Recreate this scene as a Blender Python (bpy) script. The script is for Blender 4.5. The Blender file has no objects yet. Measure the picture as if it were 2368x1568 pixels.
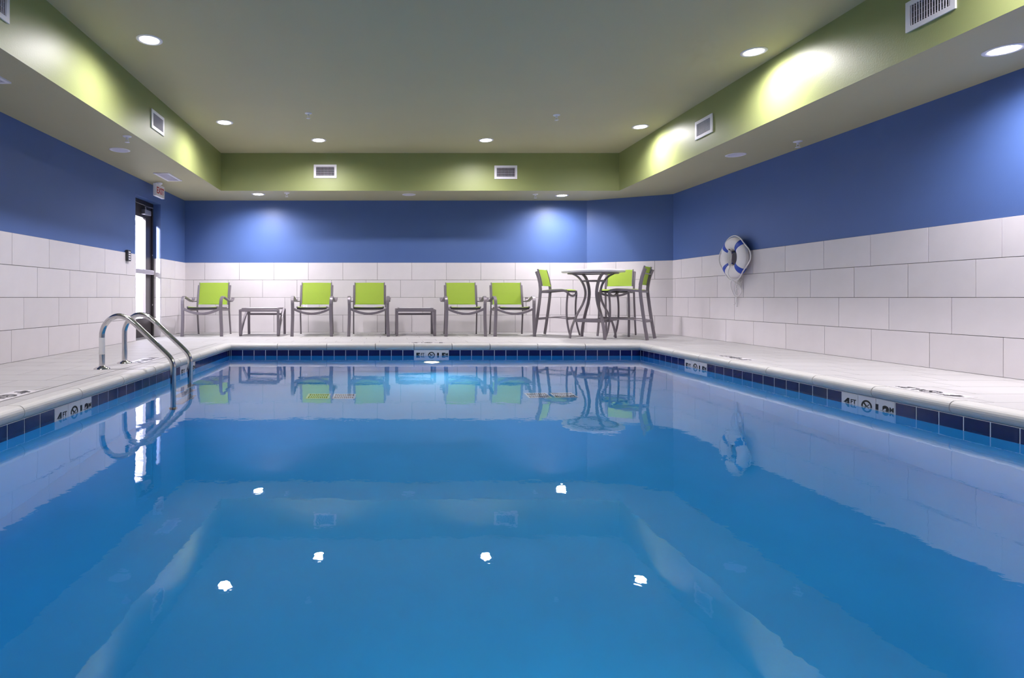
import bpy, bmesh, math, random
from mathutils import Vector, Matrix

random.seed(7)
S = bpy.context.scene
COL = S.collection
PI = math.pi
R = math.radians

# ------------------------------------------------------------------ camera
FPX, VPX, VPY, W, H = 1347.0, 893.0, 688.0, 2368.0, 1568.0
CAMZ = 0.616
cd = bpy.data.cameras.new('camera')
cam = bpy.data.objects.new('camera', cd)
COL.objects.link(cam)
cam.location = (0, 0, CAMZ)
cam.rotation_euler = (PI / 2, 0, 0)
cd.sensor_fit = 'HORIZONTAL'
cd.sensor_width = 36.0
cd.lens = FPX / W * 36.0
cd.shift_x = (W / 2 - VPX) / W
cd.shift_y = -(H / 2 - VPY) / W
cd.clip_start = 0.05
S.camera = cam

# ------------------------------------------------------------------ light and exposure
world = bpy.data.worlds.new('world')
S.world = world
world.use_nodes = True
bg = world.node_tree.nodes['Background']
bg.inputs[0].default_value = (0.86, 0.88, 1.0, 1)
bg.inputs[1].default_value = 12.0
SPOT_W = 55.0          # each lit downlight
POOL_W = 27.0          # underwater lamp
sd_ = bpy.data.lights.new('sun', 'SUN')
sd_.energy = 16.0
sd_.angle = R(3)
sd_.color = (0.97, 0.93, 1.0)
sun = bpy.data.objects.new('sun', sd_)
COL.objects.link(sun)
sun.rotation_euler = Vector((0.225, 0.95, -0.20)).to_track_quat('-Z', 'Y').to_euler()
sun.location = (-9, 0, 6)
LAMP_COL = (1.0, 0.955, 0.985)
S.view_settings.view_transform = 'Standard'
S.view_settings.look = 'None'
S.view_settings.exposure = 0.22
S.view_settings.gamma = 1.0
S.view_settings.use_curve_mapping = False
try:
    S.cycles.max_bounces = 7
    S.cycles.diffuse_bounces = 4
    S.cycles.glossy_bounces = 4
    S.cycles.transmission_bounces = 6
    S.cycles.transparent_max_bounces = 8
    S.cycles.sample_clamp_indirect = 6.0
    S.cycles.blur_glossy = 0.5
    S.cycles.use_denoising = True
    S.cycles.use_adaptive_sampling = True
    S.cycles.adaptive_threshold = 0.07
except Exception:
    pass

# ------------------------------------------------------------------ materials
MAT = {}


def nodes(name):
    m = bpy.data.materials.new(name)
    m.use_nodes = True
    MAT[name] = m
    nt = m.node_tree
    return m, nt, nt.nodes['Principled BSDF']


def pmat(name, col, rough=0.5, metal=0.0, spec=0.5, noise=0.0, nscale=30.0, bump=0.0, bscale=200.0, objvar=0.0, bdist=0.002):
    m, nt, b = nodes(name)
    b.inputs['Base Color'].default_value = (*col, 1)
    b.inputs['Roughness'].default_value = rough
    b.inputs['Metallic'].default_value = metal
    b.inputs['Specular IOR Level'].default_value = spec
    tc = nt.nodes.new('ShaderNodeTexCoord')
    if noise or objvar:
        val = None
        if noise:
            n = nt.nodes.new('ShaderNodeTexNoise')
            n.inputs['Scale'].default_value = nscale
            n.inputs['Detail'].default_value = 5
            nt.links.new(tc.outputs['Object'], n.inputs['Vector'])
            mr = nt.nodes.new('ShaderNodeMapRange')
            mr.inputs['To Min'].default_value = 1 - noise
            mr.inputs['To Max'].default_value = 1 + noise
            nt.links.new(n.outputs['Fac'], mr.inputs['Value'])
            val = mr.outputs[0]
        if objvar:
            oi = nt.nodes.new('ShaderNodeObjectInfo')
            m2 = nt.nodes.new('ShaderNodeMapRange')
            m2.inputs['To Min'].default_value = 1 - objvar
            m2.inputs['To Max'].default_value = 1 + objvar
            nt.links.new(oi.outputs['Random'], m2.inputs['Value'])
            if val is None:
                val = m2.outputs[0]
            else:
                mu = nt.nodes.new('ShaderNodeMath')
                mu.operation = 'MULTIPLY'
                nt.links.new(val, mu.inputs[0])
                nt.links.new(m2.outputs[0], mu.inputs[1])
                val = mu.outputs[0]
        mix = nt.nodes.new('ShaderNodeVectorMath')
        mix.operation = 'SCALE'
        mix.inputs[0].default_value = col
        nt.links.new(val, mix.inputs['Scale'])
        nt.links.new(mix.outputs[0], b.inputs['Base Color'])
    if bump:
        n = nt.nodes.new('ShaderNodeTexNoise')
        n.inputs['Scale'].default_value = bscale
        n.inputs['Detail'].default_value = 3
        nt.links.new(tc.outputs['Object'], n.inputs['Vector'])
        bp = nt.nodes.new('ShaderNodeBump')
        bp.inputs['Strength'].default_value = bump
        bp.inputs['Distance'].default_value = bdist
        nt.links.new(n.outputs['Fac'], bp.inputs['Height'])
        nt.links.new(bp.outputs[0], b.inputs['Normal'])
    return m


pmat('blue_paint', (0.066, 0.124, 0.33), 0.45, noise=0.05, nscale=3, bump=0.25, bscale=90)
pmat('green_paint', (0.26, 0.292, 0.112), 0.46, noise=0.04, nscale=3, bump=0.35, bscale=80)
pmat('ceiling_paint', (0.43, 0.395, 0.25), 0.6, noise=0.03, nscale=2, bump=0.35, bscale=80)
pmat('wall_tile', (0.645, 0.605, 0.64), 0.42, noise=0.05, nscale=6, bump=0.05, bscale=120, objvar=0.035)
pmat('grout', (0.17, 0.165, 0.165), 0.9)
pmat('floor_tile', (0.415, 0.40, 0.41), 0.5, noise=0.06, nscale=5, bump=0.08, bscale=60, objvar=0.03)
pmat('floor_grout', (0.17, 0.165, 0.165), 0.9)
pmat('coping', (0.50, 0.485, 0.48), 0.42, noise=0.10, nscale=9, bump=0.1, bscale=40, objvar=0.03)
pmat('band_tile', (0.006, 0.010, 0.085), 0.12, noise=0.12, nscale=25, objvar=0.12)
pmat('band_grout', (0.70, 0.69, 0.74), 0.8)
pmat('marker_tile', (0.66, 0.63, 0.67), 0.25, noise=0.02)
pmat('black_ink', (0.008, 0.008, 0.01), 0.4)
pmat('plaster', (0.0004, 0.335, 0.74), 0.7, noise=0.10, nscale=2.5)
pmat('steel', (0.62, 0.61, 0.62), 0.14, metal=1.0, noise=0.03)
pmat('white_tape', (0.75, 0.74, 0.76), 0.6, noise=0.05)
pmat('chair_metal', (0.20, 0.175, 0.20), 0.36, metal=0.35, noise=0.05, nscale=60, bump=0.05, bscale=300)
pmat('black_plastic', (0.02, 0.02, 0.022), 0.4)
pmat('white_metal', (0.80, 0.77, 0.83), 0.4, noise=0.02)
pmat('vent_dark', (0.006, 0.006, 0.008), 0.8)
pmat('louvre_metal', (0.60, 0.57, 0.66), 0.4)
pmat('bronze', (0.035, 0.028, 0.032), 0.38, metal=0.4, noise=0.05)
pmat('aluminium', (0.50, 0.48, 0.54), 0.3, metal=0.8)
pmat('ring_white', (0.74, 0.71, 0.74), 0.5, noise=0.03, nscale=12)
pmat('ring_blue', (0.005, 0.05, 0.42), 0.45)
pmat('rope_white', (0.70, 0.68, 0.70), 0.8, noise=0.08, nscale=200)
pmat('table_white', (0.84, 0.81, 0.85), 0.35, noise=0.02)
pmat('exit_red', (0.42, 0.02, 0.03), 0.5)
pmat('siding', (0.50, 0.47, 0.60), 0.7, noise=0.04)
pmat('ext_white', (0.8, 0.8, 0.82), 0.6)
pmat('concrete', (0.5, 0.49, 0.48), 0.9, noise=0.08)
pmat('drain_white', (0.45, 0.62, 0.75), 0.5)
pmat('downlight_cone', (0.74, 0.70, 0.80), 0.3)


def emis(name, col, strength):
    m, nt, b = nodes(name)
    b.inputs['Base Color'].default_value = (0.8, 0.8, 0.8, 1)
    b.inputs['Emission Color'].default_value = (*col, 1)
    b.inputs['Emission Strength'].default_value = strength
    return m


emis('lamp_glow', (1.0, 0.97, 0.98), 14.0)
emis('pool_glow', (1.0, 0.72, 0.30), 7.0)


def mesh_fabric():
    m, nt, b = nodes('lime_mesh')
    b.inputs['Base Color'].default_value = (0.40, 0.62, 0.035, 1)
    b.inputs['Roughness'].default_value = 0.7
    tr = nt.nodes.new('ShaderNodeBsdfTranslucent')
    tr.inputs[0].default_value = (0.42, 0.56, 0.06, 1)
    tp = nt.nodes.new('ShaderNodeBsdfTransparent')
    m1 = nt.nodes.new('ShaderNodeMixShader')
    m1.inputs[0].default_value = 0.25
    m2 = nt.nodes.new('ShaderNodeMixShader')
    m2.inputs[0].default_value = 0.13
    out = nt.nodes['Material Output']
    tc = nt.nodes.new('ShaderNodeTexCoord')
    ch = nt.nodes.new('ShaderNodeTexChecker')
    ch.inputs['Scale'].default_value = 400
    ch.inputs[1].default_value = (0.36, 0.51, 0.05, 1)
    ch.inputs[2].default_value = (0.43, 0.58, 0.065, 1)
    nt.links.new(tc.outputs['Object'], ch.inputs[0])
    nt.links.new(ch.outputs[0], b.inputs['Base Color'])
    nt.links.new(b.outputs[0], m1.inputs[1])
    nt.links.new(tr.outputs[0], m1.inputs[2])
    nt.links.new(m1.outputs[0], m2.inputs[1])
    nt.links.new(tp.outputs[0], m2.inputs[2])
    nt.links.new(m2.outputs[0], out.inputs[0])


mesh_fabric()
pmat('lime_hem', (0.30, 0.52, 0.02), 0.7)


def water_mat():
    m, nt, b = nodes('water')
    nt.nodes.remove(b)
    g = nt.nodes.new('ShaderNodeBsdfGlass')
    g.inputs['IOR'].default_value = 1.333
    g.inputs['Roughness'].default_value = 0.0
    g.inputs['Color'].default_value = (0.97, 0.985, 1.0, 1)
    tc = nt.nodes.new('ShaderNodeTexCoord')
    n = nt.nodes.new('ShaderNodeTexNoise')
    n.inputs['Scale'].default_value = 2.2
    n.inputs['Detail'].default_value = 2
    nt.links.new(tc.outputs['Object'], n.inputs['Vector'])
    bp = nt.nodes.new('ShaderNodeBump')
    bp.inputs['Strength'].default_value = 0.05
    bp.inputs['Distance'].default_value = 0.02
    nt.links.new(n.outputs['Fac'], bp.inputs['Height'])
    n2 = nt.nodes.new('ShaderNodeTexNoise')
    n2.inputs['Scale'].default_value = 11.0
    n2.inputs['Detail'].default_value = 3
    nt.links.new(tc.outputs['Object'], n2.inputs['Vector'])
    bp2 = nt.nodes.new('ShaderNodeBump')
    bp2.inputs['Strength'].default_value = 0.05
    bp2.inputs['Distance'].default_value = 0.006
    nt.links.new(n2.outputs['Fac'], bp2.inputs['Height'])
    nt.links.new(bp.outputs[0], bp2.inputs['Normal'])
    nt.links.new(bp2.outputs[0], g.inputs['Normal'])
    nt.links.new(g.outputs[0], nt.nodes['Material Output'].inputs[0])


water_mat()


def glass_mat():
    m, nt, b = nodes('door_glass')
    nt.nodes.remove(b)
    t = nt.nodes.new('ShaderNodeBsdfTransparent')
    t.inputs[0].default_value = (0.93, 0.94, 0.96, 1)
    g = nt.nodes.new('ShaderNodeBsdfGlossy')
    g.inputs['Roughness'].default_value = 0.02
    mx = nt.nodes.new('ShaderNodeMixShader')
    mx.inputs[0].default_value = 0.06
    nt.links.new(t.outputs[0], mx.inputs[1])
    nt.links.new(g.outputs[0], mx.inputs[2])
    nt.links.new(mx.outputs[0], nt.nodes['Material Output'].inputs[0])


glass_mat()


# ------------------------------------------------------------------ mesh helpers
class MB:
    def __init__(self):
        self.v, self.f, self.m, self.sm = [], [], [], []

    def add(self, vs, fs, mi=0, smooth=False):
        o = len(self.v)
        self.v += [tuple(v) for v in vs]
        for f in fs:
            self.f.append([i + o for i in f])
            self.m.append(mi)
            self.sm.append(smooth)
        return self

    def box(self, x0, x1, y0, y1, z0, z1, mi=0):
        vs = [(x, y, z) for z in (z0, z1) for y in (y0, y1) for x in (x0, x1)]
        fs = [(0, 2, 3, 1), (4, 5, 7, 6), (0, 1, 5, 4), (2, 6, 7, 3), (0, 4, 6, 2), (1, 3, 7, 5)]
        return self.add(vs, fs, mi)

    def bbox(self, x0, x1, y0, y1, z0, z1, b=0.004, mi=0):
        """box with chamfered vertical (z) edges and top edges"""
        x0, x1 = min(x0, x1), max(x0, x1)
        def ring(i, z):
            return [(x0 + i + b, y0 + i, z), (x1 - i - b, y0 + i, z), (x1 - i, y0 + i + b, z), (x1 - i, y1 - i - b, z),
                    (x1 - i - b, y1 - i, z), (x0 + i + b, y1 - i, z), (x0 + i, y1 - i - b, z), (x0 + i, y0 + i + b, z)]
        rings = [ring(b, z0), ring(0, z0 + b), ring(0, z1 - b), ring(b, z1)]
        vs = [p for r in rings for p in r]
        fs = []
        for k in range(3):
            for j in range(8):
                fs.append((k * 8 + j, k * 8 + (j + 1) % 8, (k + 1) * 8 + (j + 1) % 8, (k + 1) * 8 + j))
        fs.append(tuple(reversed(range(8))))
        fs.append(tuple(range(24, 32)))
        return self.add(vs, fs, mi)

    def prism(self, poly, z0, z1, mi=0):
        n = len(poly)
        a = sum(poly[i][0] * poly[(i + 1) % n][1] - poly[(i + 1) % n][0] * poly[i][1] for i in range(n))
        if a < 0:
            poly = poly[::-1]
        vs = [(p[0], p[1], z0) for p in poly] + [(p[0], p[1], z1) for p in poly]
        fs = [tuple(reversed(range(n))), tuple(range(n, 2 * n))]
        fs += [(i, (i + 1) % n, n + (i + 1) % n, n + i) for i in range(n)]
        return self.add(vs, fs, mi)

    def loft(self, rings, mi=0, caps=True, smooth=True, closed=False):
        n = len(rings[0])
        vs = [p for r in rings for p in r]
        fs = []
        m = len(rings)
        for k in range(m if closed else m - 1):
            k2 = (k + 1) % m
            for j in range(n):
                fs.append((k * n + j, k * n + (j + 1) % n, k2 * n + (j + 1) % n, k2 * n + j))
        o = len(self.v)
        self.add(vs, fs, mi, smooth)
        if caps and not closed:
            self.add([], [])
            self.f.append([o + i for i in reversed(range(n))]); self.m.append(mi); self.sm.append(False)
            self.f.append([o + (m - 1) * n + i for i in range(n)]); self.m.append(mi); self.sm.append(False)
        return self

    def tube(self, path, r, seg=10, mi=0, closed=False):
        P = [Vector(p) for p in path]
        n = len(P)
        rings = []
        N = None
        for i in range(n):
            if closed:
                T = (P[(i + 1) % n] - P[i - 1]).normalized()
            else:
                T = (P[min(i + 1, n - 1)] - P[max(i - 1, 0)]).normalized()
            if N is None:
                N = T.orthogonal().normalized()
            else:
                N = (N - T * N.dot(T))
                N = N.normalized() if N.length > 1e-6 else T.orthogonal().normalized()
            B = T.cross(N)
            rr = r[i] if isinstance(r, (list, tuple)) else r
            rings.append([P[i] + (N * math.cos(2 * PI * j / seg) + B * math.sin(2 * PI * j / seg)) * rr for j in range(seg)])
        return self.loft(rings, mi, True, True, closed)

    def bar(self, path, side, w, t, mi=0, closed=False):
        """flat bar with chamfered edges; side = unit axis the width w runs along"""
        P = [Vector(p) for p in path]
        B = Vector(side).normalized()
        n = len(P)
        c = min(w, t) * 0.22
        rings = []
        for i in range(n):
            if closed:
                T = (P[(i + 1) % n] - P[i - 1]).normalized()
            else:
                T = (P[min(i + 1, n - 1)] - P[max(i - 1, 0)]).normalized()
            N = B.cross(T).normalized()
            B2 = T.cross(N).normalized()
            a, b = w / 2, t / 2
            pts = [(a, b - c), (a - c, b), (-a + c, b), (-a, b - c), (-a, -b + c), (-a + c, -b), (a - c, -b), (a, -b + c)]
            rings.append([P[i] + B2 * p + N * q for p, q in pts])
        return self.loft(rings, mi, True, False, closed)

    def lathe(self, prof, seg=32, mi=0, axis='z', center=(0, 0, 0), smooth=True, closed=False):
        """prof: (r, h) list"""
        rings = []
        c = Vector(center)
        for j in range(seg):
            a = 2 * PI * j / seg
            ring = []
            for r, h in prof:
                x, y = r * math.cos(a), r * math.sin(a)
                p = Vector((x, y, h)) if axis == 'z' else (Vector((h, x, y)) if axis == 'x' else Vector((x, h, y)))
                ring.append(c + p)
            rings.append(ring)
        n = len(prof)
        vs = [p for r in rings for p in r]
        fs = []
        for k in range(seg):
            k2 = (k + 1) % seg
            for j in range(n if closed else n - 1):
                j2 = (j + 1) % n
                fs.append((k * n + j, k2 * n + j, k2 * n + j2, k * n + j2))
        return self.add(vs, fs, mi, smooth)

    def disc(self, center, r, axis='z', flip=False, seg=32, mi=0):
        c = Vector(center)
        vs = []
        for j in range(seg):
            a = 2 * PI * j / seg
            x, y = r * math.cos(a), r * math.sin(a)
            vs.append(c + (Vector((x, y, 0)) if axis == 'z' else (Vector((0, x, y)) if axis == 'x' else Vector((x, 0, y)))))
        f = tuple(range(seg))
        return self.add(vs, [f[::-1] if flip else f], mi)

    def mesh(self, name, mats):
        me = bpy.data.meshes.new(name)
        me.from_pydata(self.v, [], self.f)
        for m in (mats if isinstance(mats, (list, tuple)) else [mats]):
            me.materials.append(MAT[m])
        me.polygons.foreach_set('material_index', self.m)
        me.polygons.foreach_set('use_smooth', self.sm)
        me.update()
        bm = bmesh.new()
        bm.from_mesh(me)
        bmesh.ops.recalc_face_normals(bm, faces=bm.faces)
        bm.to_mesh(me)
        bm.free()
        return me

    def build(self, name, mats, parent=None, loc=None, rot=None):
        return link(name, self.mesh(name, mats), parent, loc, rot)


def link(name, me, parent=None, loc=None, rot=None):
    o = bpy.data.objects.new(name, me)
    COL.objects.link(o)
    if parent is not None:
        o.parent = parent
    if loc is not None:
        o.location = loc
    if rot is not None:
        o.rotation_euler = rot
    return o


def tag(o, label, cat, group=None, kind=None):
    o['label'] = label
    if cat:
        o['category'] = cat
    if group:
        o['group'] = group
    if kind:
        o['kind'] = kind
    return o


def struct(o, label=None):
    o['kind'] = 'structure'
    if label:
        o['label'] = label
    return o


def thing(name, label, cat, loc=(0, 0, 0), rz=0.0, group=None):
    o = bpy.data.objects.new(name, None)
    o.empty_display_size = 0.1
    COL.objects.link(o)
    o.location = loc
    o.rotation_euler = (0, 0, rz)
    return tag(o, label, cat, group)


def dup(root, loc=None, rot=None, label=None):
    def cp(o, par):
        c = o.copy()
        COL.objects.link(c)
        if par is not None:
            c.parent = par
        for ch in o.children:
            cp(ch, c)
        return c
    r = cp(root, None)
    if loc is not None:
        r.location = loc
    if rot is not None:
        r.rotation_euler = rot
    if label:
        r['label'] = label
    return r


def spline(pts, n=6):
    """Catmull-Rom through pts"""
    P = [Vector(p) for p in pts]
    P = [P[0] * 2 - P[1]] + P + [P[-1] * 2 - P[-2]]
    out = []
    for i in range(1, len(P) - 2):
        p0, p1, p2, p3 = P[i - 1:i + 3]
        for k in range(n):
            t = k / n
            out.append(0.5 * ((2 * p1) + (p2 - p0) * t + (2 * p0 - 5 * p1 + 4 * p2 - p3) * t * t + (3 * p1 - p0 - 3 * p2 + p3) * t ** 3))
    out.append(P[-2])
    return out


def clip_poly(poly, a, b, c):
    """keep a*x+b*y<=c"""
    out = []
    n = len(poly)
    for i in range(n):
        p, q = poly[i], poly[(i + 1) % n]
        dp, dq = a * p[0] + b * p[1] - c, a * q[0] + b * q[1] - c
        if dp <= 0:
            out.append(p)
        if dp * dq < 0:
            t = dp / (dp - dq)
            out.append((p[0] + (q[0] - p[0]) * t, p[1] + (q[1] - p[1]) * t))
    return out


def area(poly):
    n = len(poly)
    return abs(sum(poly[i][0] * poly[(i + 1) % n][1] - poly[(i + 1) % n][0] * poly[i][1] for i in range(n))) / 2


def text_mesh(name, txt, size, mat, bold=0.0, depth=0.001):
    cu = bpy.data.curves.new(name, 'FONT')
    cu.body = txt
    cu.size = size
    cu.offset = bold
    cu.extrude = depth
    cu.resolution_u = 3
    ob = bpy.data.objects.new(name, cu)
    COL.objects.link(ob)
    bpy.context.view_layer.update()
    me = bpy.data.meshes.new_from_object(ob.evaluated_get(bpy.context.evaluated_depsgraph_get()))
    bpy.data.objects.remove(ob)
    bpy.data.curves.remove(cu)
    me.name = name
    me.materials.clear()
    me.materials.append(MAT[mat])
    return me


# ------------------------------------------------------------------ room dimensions
XL, XR, YB, YF = -3.56, 4.757, 10.30, -1.60
DX, DY = 3.55, 9.65                    # diagonal corner: (DX, YB) to (XR, DY)
ZT, ZS, ZC = 1.232, 2.33, 2.934        # tile top, soffit, raised ceiling
BL, BR, BB, BF = -2.65, 3.74, 9.35, -0.6   # raised ceiling pocket
PL, PR, PB, PF = -2.09, 3.393, 7.76, 0.55   # pool walls
ZW = -0.152                            # water level
TH = 0.22
DR0, DR1, DRH = 8.27, 9.20, 2.085      # door opening in the left wall


# ------------------------------------------------------------------ walls
def wall_box(mb, x0, x1, y0, y1, z0, z1):
    """wall chunk: grout backing below tile top, blue paint above"""
    if z0 < ZT:
        mb.box(x0, x1, y0, y1, z0, min(z1, ZT), 1)
    if z1 > ZT:
        mb.box(x0, x1, y0, y1, max(z0, ZT), z1, 0)


mb = MB()
wall_box(mb, XL - TH, XL, YF - TH, DR0, -0.05, ZS)
wall_box(mb, XL - TH, XL, DR0, DR1, DRH, ZS)
wall_box(mb, XL - TH, XL, DR1, YB + TH, -0.05, ZS)
wall_left = struct(mb.build('wall_left', ['blue_paint', 'grout']), 'left wall, blue paint above grey tile, with the door')
mb = MB(); wall_box(mb, XL, DX, YB, YB + TH, -0.05, ZS)
wall_back = struct(mb.build('wall_back', ['blue_paint', 'grout']), 'far wall, blue paint above grey tile')
mb = MB(); wall_box(mb, XR, XR + TH, YF - TH, DY, -0.05, ZS)
wall_right = struct(mb.build('wall_right', ['blue_paint', 'grout']), 'right wall, blue paint above grey tile')
mb = MB(); wall_box(mb, XL, XR, YF - TH, YF, -0.05, ZS)
wall_front = struct(mb.build('wall_front', ['blue_paint', 'grout']), 'wall behind the viewer, blue above tile')
dv = Vector((XR - DX, DY - YB)); DLEN = dv.length; du = dv / DLEN; dn = Vector((-du.y, du.x))   # dn points outwards (+x,+y)
mb = MB()
q = [(DX, YB), (XR, DY), (XR + TH, DY), (XR + TH, YB + TH), (DX, YB + TH)]
mb.prism(q, -0.05, ZT, 1); mb.prism(q, ZT, ZS, 0)
wall_corner = struct(mb.build('wall_corner', ['blue_paint', 'grout']), 'short angled wall across the far right corner')

# wall tiles, each its own piece
PIT, ROW, JT = 0.6096, ZT / 4, 0.0048
TT = 0.009
_tile_cache = {}


def tile_mesh(L, Hh):
    key = (round(L, 4), round(Hh, 4))
    if key not in _tile_cache:
        m_ = MB(); m_.bbox(0, L, -TT, 0, 0, Hh, 0.0012)
        # bbox chamfers z edges; depth direction is -y
        _tile_cache[key] = m_.mesh('tile', 'wall_tile')
    return _tile_cache[key]


def tile_run(parent, origin, rz, length, offs, skip=None, rows=range(4)):
    """tiles along local +x from origin; face towards local -y"""
    for r in rows:
        z0 = (3 - r) * ROW
        o = offs[r] % PIT
        edges = [0.0] + [o + k * PIT for k in range(int(length / PIT) + 2) if 0.012 < o + k * PIT < length - 0.012] + [length]
        segs = list(zip(edges[:-1], edges[1:]))
        if skip:
            ns = []
            for a, b in segs:
                for s0, s1, zz0, zz1 in skip:
                    if z0 + ROW > zz0 + 0.01 and z0 < zz1 - 0.01:
                        if a < s0:
                            ns_a = (a, min(b, s0))
                        else:
                            ns_a = None
                        nb = (max(a, s1), b) if b > s1 else None
                        parts = [p for p in (ns_a, nb) if p and p[1] - p[0] > 0.01]
                        break
                else:
                    parts = [(a, b)]
                ns += parts
            segs = ns
        for a, b in segs:
            me = tile_mesh(b - a - JT, ROW - JT)
            p = Matrix.Rotation(rz, 3, 'Z') @ Vector((a + JT / 2, 0, 0))
            link('tile', me, parent, (origin[0] + p.x, origin[1] + p.y, z0 + JT / 2), (0, 0, rz))


tile_run(wall_back, (XL, YB), 0, DX - XL, [x - XL for x in (0.454, 0.254, 0.646, 0.454)])
tile_run(wall_corner, (DX, YB), math.atan2(du.y, du.x), DLEN, [0.48, 0.25, 0.05, 0.48])
# right wall: run goes towards -y (local x = -y), face towards -x
tile_run(wall_right, (XR, DY), -PI / 2, DY - 0.6, [DY - y for y in (8.76, 8.35, 8.55, 8.75)])
# left wall: local x = +y, face towards +x
y00 = 0.6
tile_run(wall_left, (XL, y00), PI / 2, YB - y00, [y - y00 for y in (5.53, 5.93, 5.71, 5.52)],
         skip=[(DR0 - y00, DR1 - y00, 0, 3)])
# tiles on the door's jamb returns
for r in range(4):
    me = tile_mesh(0.105, ROW - JT)
    link('tile', me, wall_left, (XL - 0.113 + 0.105 + 0.008, DR1, r * ROW + JT / 2), (0, 0, PI))
    link('tile', me, wall_left, (XL - 0.113 + 0.008, DR0, r * ROW + JT / 2), (0, 0, 0))
for o in [c for c in wall_left.children if abs(c.rotation_euler[2] - PI) < 1e-3]:
    o.location.x = XL + 0.0
    o.rotation_euler[2] = 0
    o.location = (XL - 0.105, DR1, o.location.z)
for o in [c for c in wall_left.children if abs(c.location.y - DR0) < 1e-4 and abs(c.rotation_euler[2]) < 1e-3]:
    o.rotation_euler[2] = PI
    o.location = (XL, DR0, o.location.z)

# ------------------------------------------------------------------ ceiling
mb = MB()
mb.box(BL - 0.01, BR + 0.01, BF - 0.01, BB + 0.01, ZC, ZC + 0.1)
ceiling = struct(mb.build('ceiling', 'ceiling_paint'), 'raised grey ceiling')
mb = MB()   # soffit ring: underside + green inner faces
for (x0, x1, y0, y1) in ((XL - TH, BL, YF - TH, YB + TH), (BR, XR + TH, YF - TH, YB + TH), (BL, BR, BB, YB + TH), (BL, BR, YF - TH, BF)):
    mb.box(x0, x1, y0, y1, ZS, ZC + 0.1, 0)
soff = struct(mb.build('ceiling_soffit', ['ceiling_paint', 'green_paint']), 'lowered soffit with green inner faces')
for p in soff.data.polygons:
    c, n = p.center, p.normal
    if abs(n.z) < 0.1 and BL - 0.05 < c.x < BR + 0.05 and BF - 0.05 < c.y < BB + 0.05:
        p.material_index = 1

# ------------------------------------------------------------------ pool shell, deck
CW = 0.11                                       # bullnose piece depth
TIP = 0.032                                     # overhang
EL, ER, EB, EF = PL + TIP, PR - TIP, PB - TIP, PF + TIP     # bullnose tips
OL, OR_, OB, OF = PL + TIP - 0.215, ER + CW, EB + CW, EF - CW   # outer edges of coping
mb = MB()
mb.box(PL - 0.2, PL, PF - 0.2, PB + 0.2, -2.0, -0.082)
mb.box(PR, PR + 0.2, PF - 0.2, PB + 0.2, -2.0, -0.082)
mb.box(PL, PR, PB, PB + 0.2, -2.0, -0.082)
mb.box(PL, PR, PF - 0.2, PF, -2.0, -0.082)
ZP0, ZP1 = -1.38, -1.66
vs = [(PL, PF, ZP0), (PR, PF, ZP0), (PR, PB, ZP1), (PL, PB, ZP1), (PL, PF, -2), (PR, PF, -2), (PR, PB, -2), (PL, PB, -2)]
mb.add(vs, [(0, 1, 2, 3), (7, 6, 5, 4), (0, 4, 5, 1), (1, 5, 6, 2), (2, 6, 7, 3), (3, 7, 4, 0)])
pool = struct(mb.build('pool_shell', 'plaster'), 'blue plastered pool basin')

mb = MB()   # slab under the deck tiles, butting the outside of the pool walls
GZ = -0.0016
for (x0, x1, y0, y1) in ((XL, PL - 0.001, YF, YB), (PR + 0.001, XR, YF, DY), (PL, PR, PB, YB), (PL, PR, YF, PF)):
    mb.box(x0, x1, y0, y1, -0.08, GZ)
mb.prism([(PR + 0.001, DY), (XR, DY), (DX, YB), (PR + 0.001, YB)], -0.08, GZ)
mb.box(DX - 0.2, DX, DY, YB, -0.08, GZ - 0.0005)
mb.box(XL - 0.22, XL, DR0, DR1, -0.08, GZ)
floor = struct(mb.build('floor', 'floor_grout'), 'pale tiled pool deck')
regions = [
    [(XL, OB + 0.002), (XR, OB + 0.002), (XR, YB), (XL, YB)],
    [(XL, 0.3), (OL - 0.011, 0.3), (OL - 0.011, OB), (XL, OB)],
    [(OR_ + 0.003, 0.3), (XR, 0.3), (XR, OB), (OR_ + 0.003, OB)],
]
FP, FR, FJ = 0.61, 0.305, 0.005
nfl = 0
for reg in regions:
    xs = [p[0] for p in reg]; ys = [p[1] for p in reg]
    j0 = int(math.floor(min(ys) / FR)) - 1
    for j in range(j0, int(max(ys) / FR) + 2):
        off = (j % 3) * FP / 3 + 0.11
        i0 = int(math.floor((min(xs) - off) / FP)) - 1
        for i in range(i0, int(max(xs) / FP) + 2):
            x0, y0 = off + i * FP, j * FR + 0.06
            poly = [(x0 + FJ / 2, y0 + FJ / 2), (x0 + FP - FJ / 2, y0 + FJ / 2), (x0 + FP - FJ / 2, y0 + FR - FJ / 2), (x0 + FJ / 2, y0 + FR - FJ / 2)]
            for a, b, c in ((1, 0, max(xs)), (-1, 0, -min(xs)), (0, 1, max(ys)), (0, -1, -min(ys)), (dn.x, dn.y, dn.x * DX + dn.y * YB)):
                poly = clip_poly(poly, a, b, c)
                if len(poly) < 3:
                    break
            if len(poly) < 3 or area(poly) < 0.002:
                continue
            cx = sum(p[0] for p in poly) / len(poly); cy = sum(p[1] for p in poly) / len(poly)
            m_ = MB(); m_.prism([(p[0] - cx, p[1] - cy) for p in poly], -0.006, 0.0)
            m_.build('floor_tile', 'floor_tile', floor, (cx, cy, 0)); nfl += 1

# coping: bullnose stones
cop = struct(thing('pool_coping', 'rounded pale stone coping around the pool edge', None))
prof = [(CW, 0.0)] + [(0.04 - 0.04 * math.sin(a), -0.04 + 0.04 * math.cos(a)) for a in [PI * k / 10 for k in range(11)]] + [(CW, -0.08)]


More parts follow.
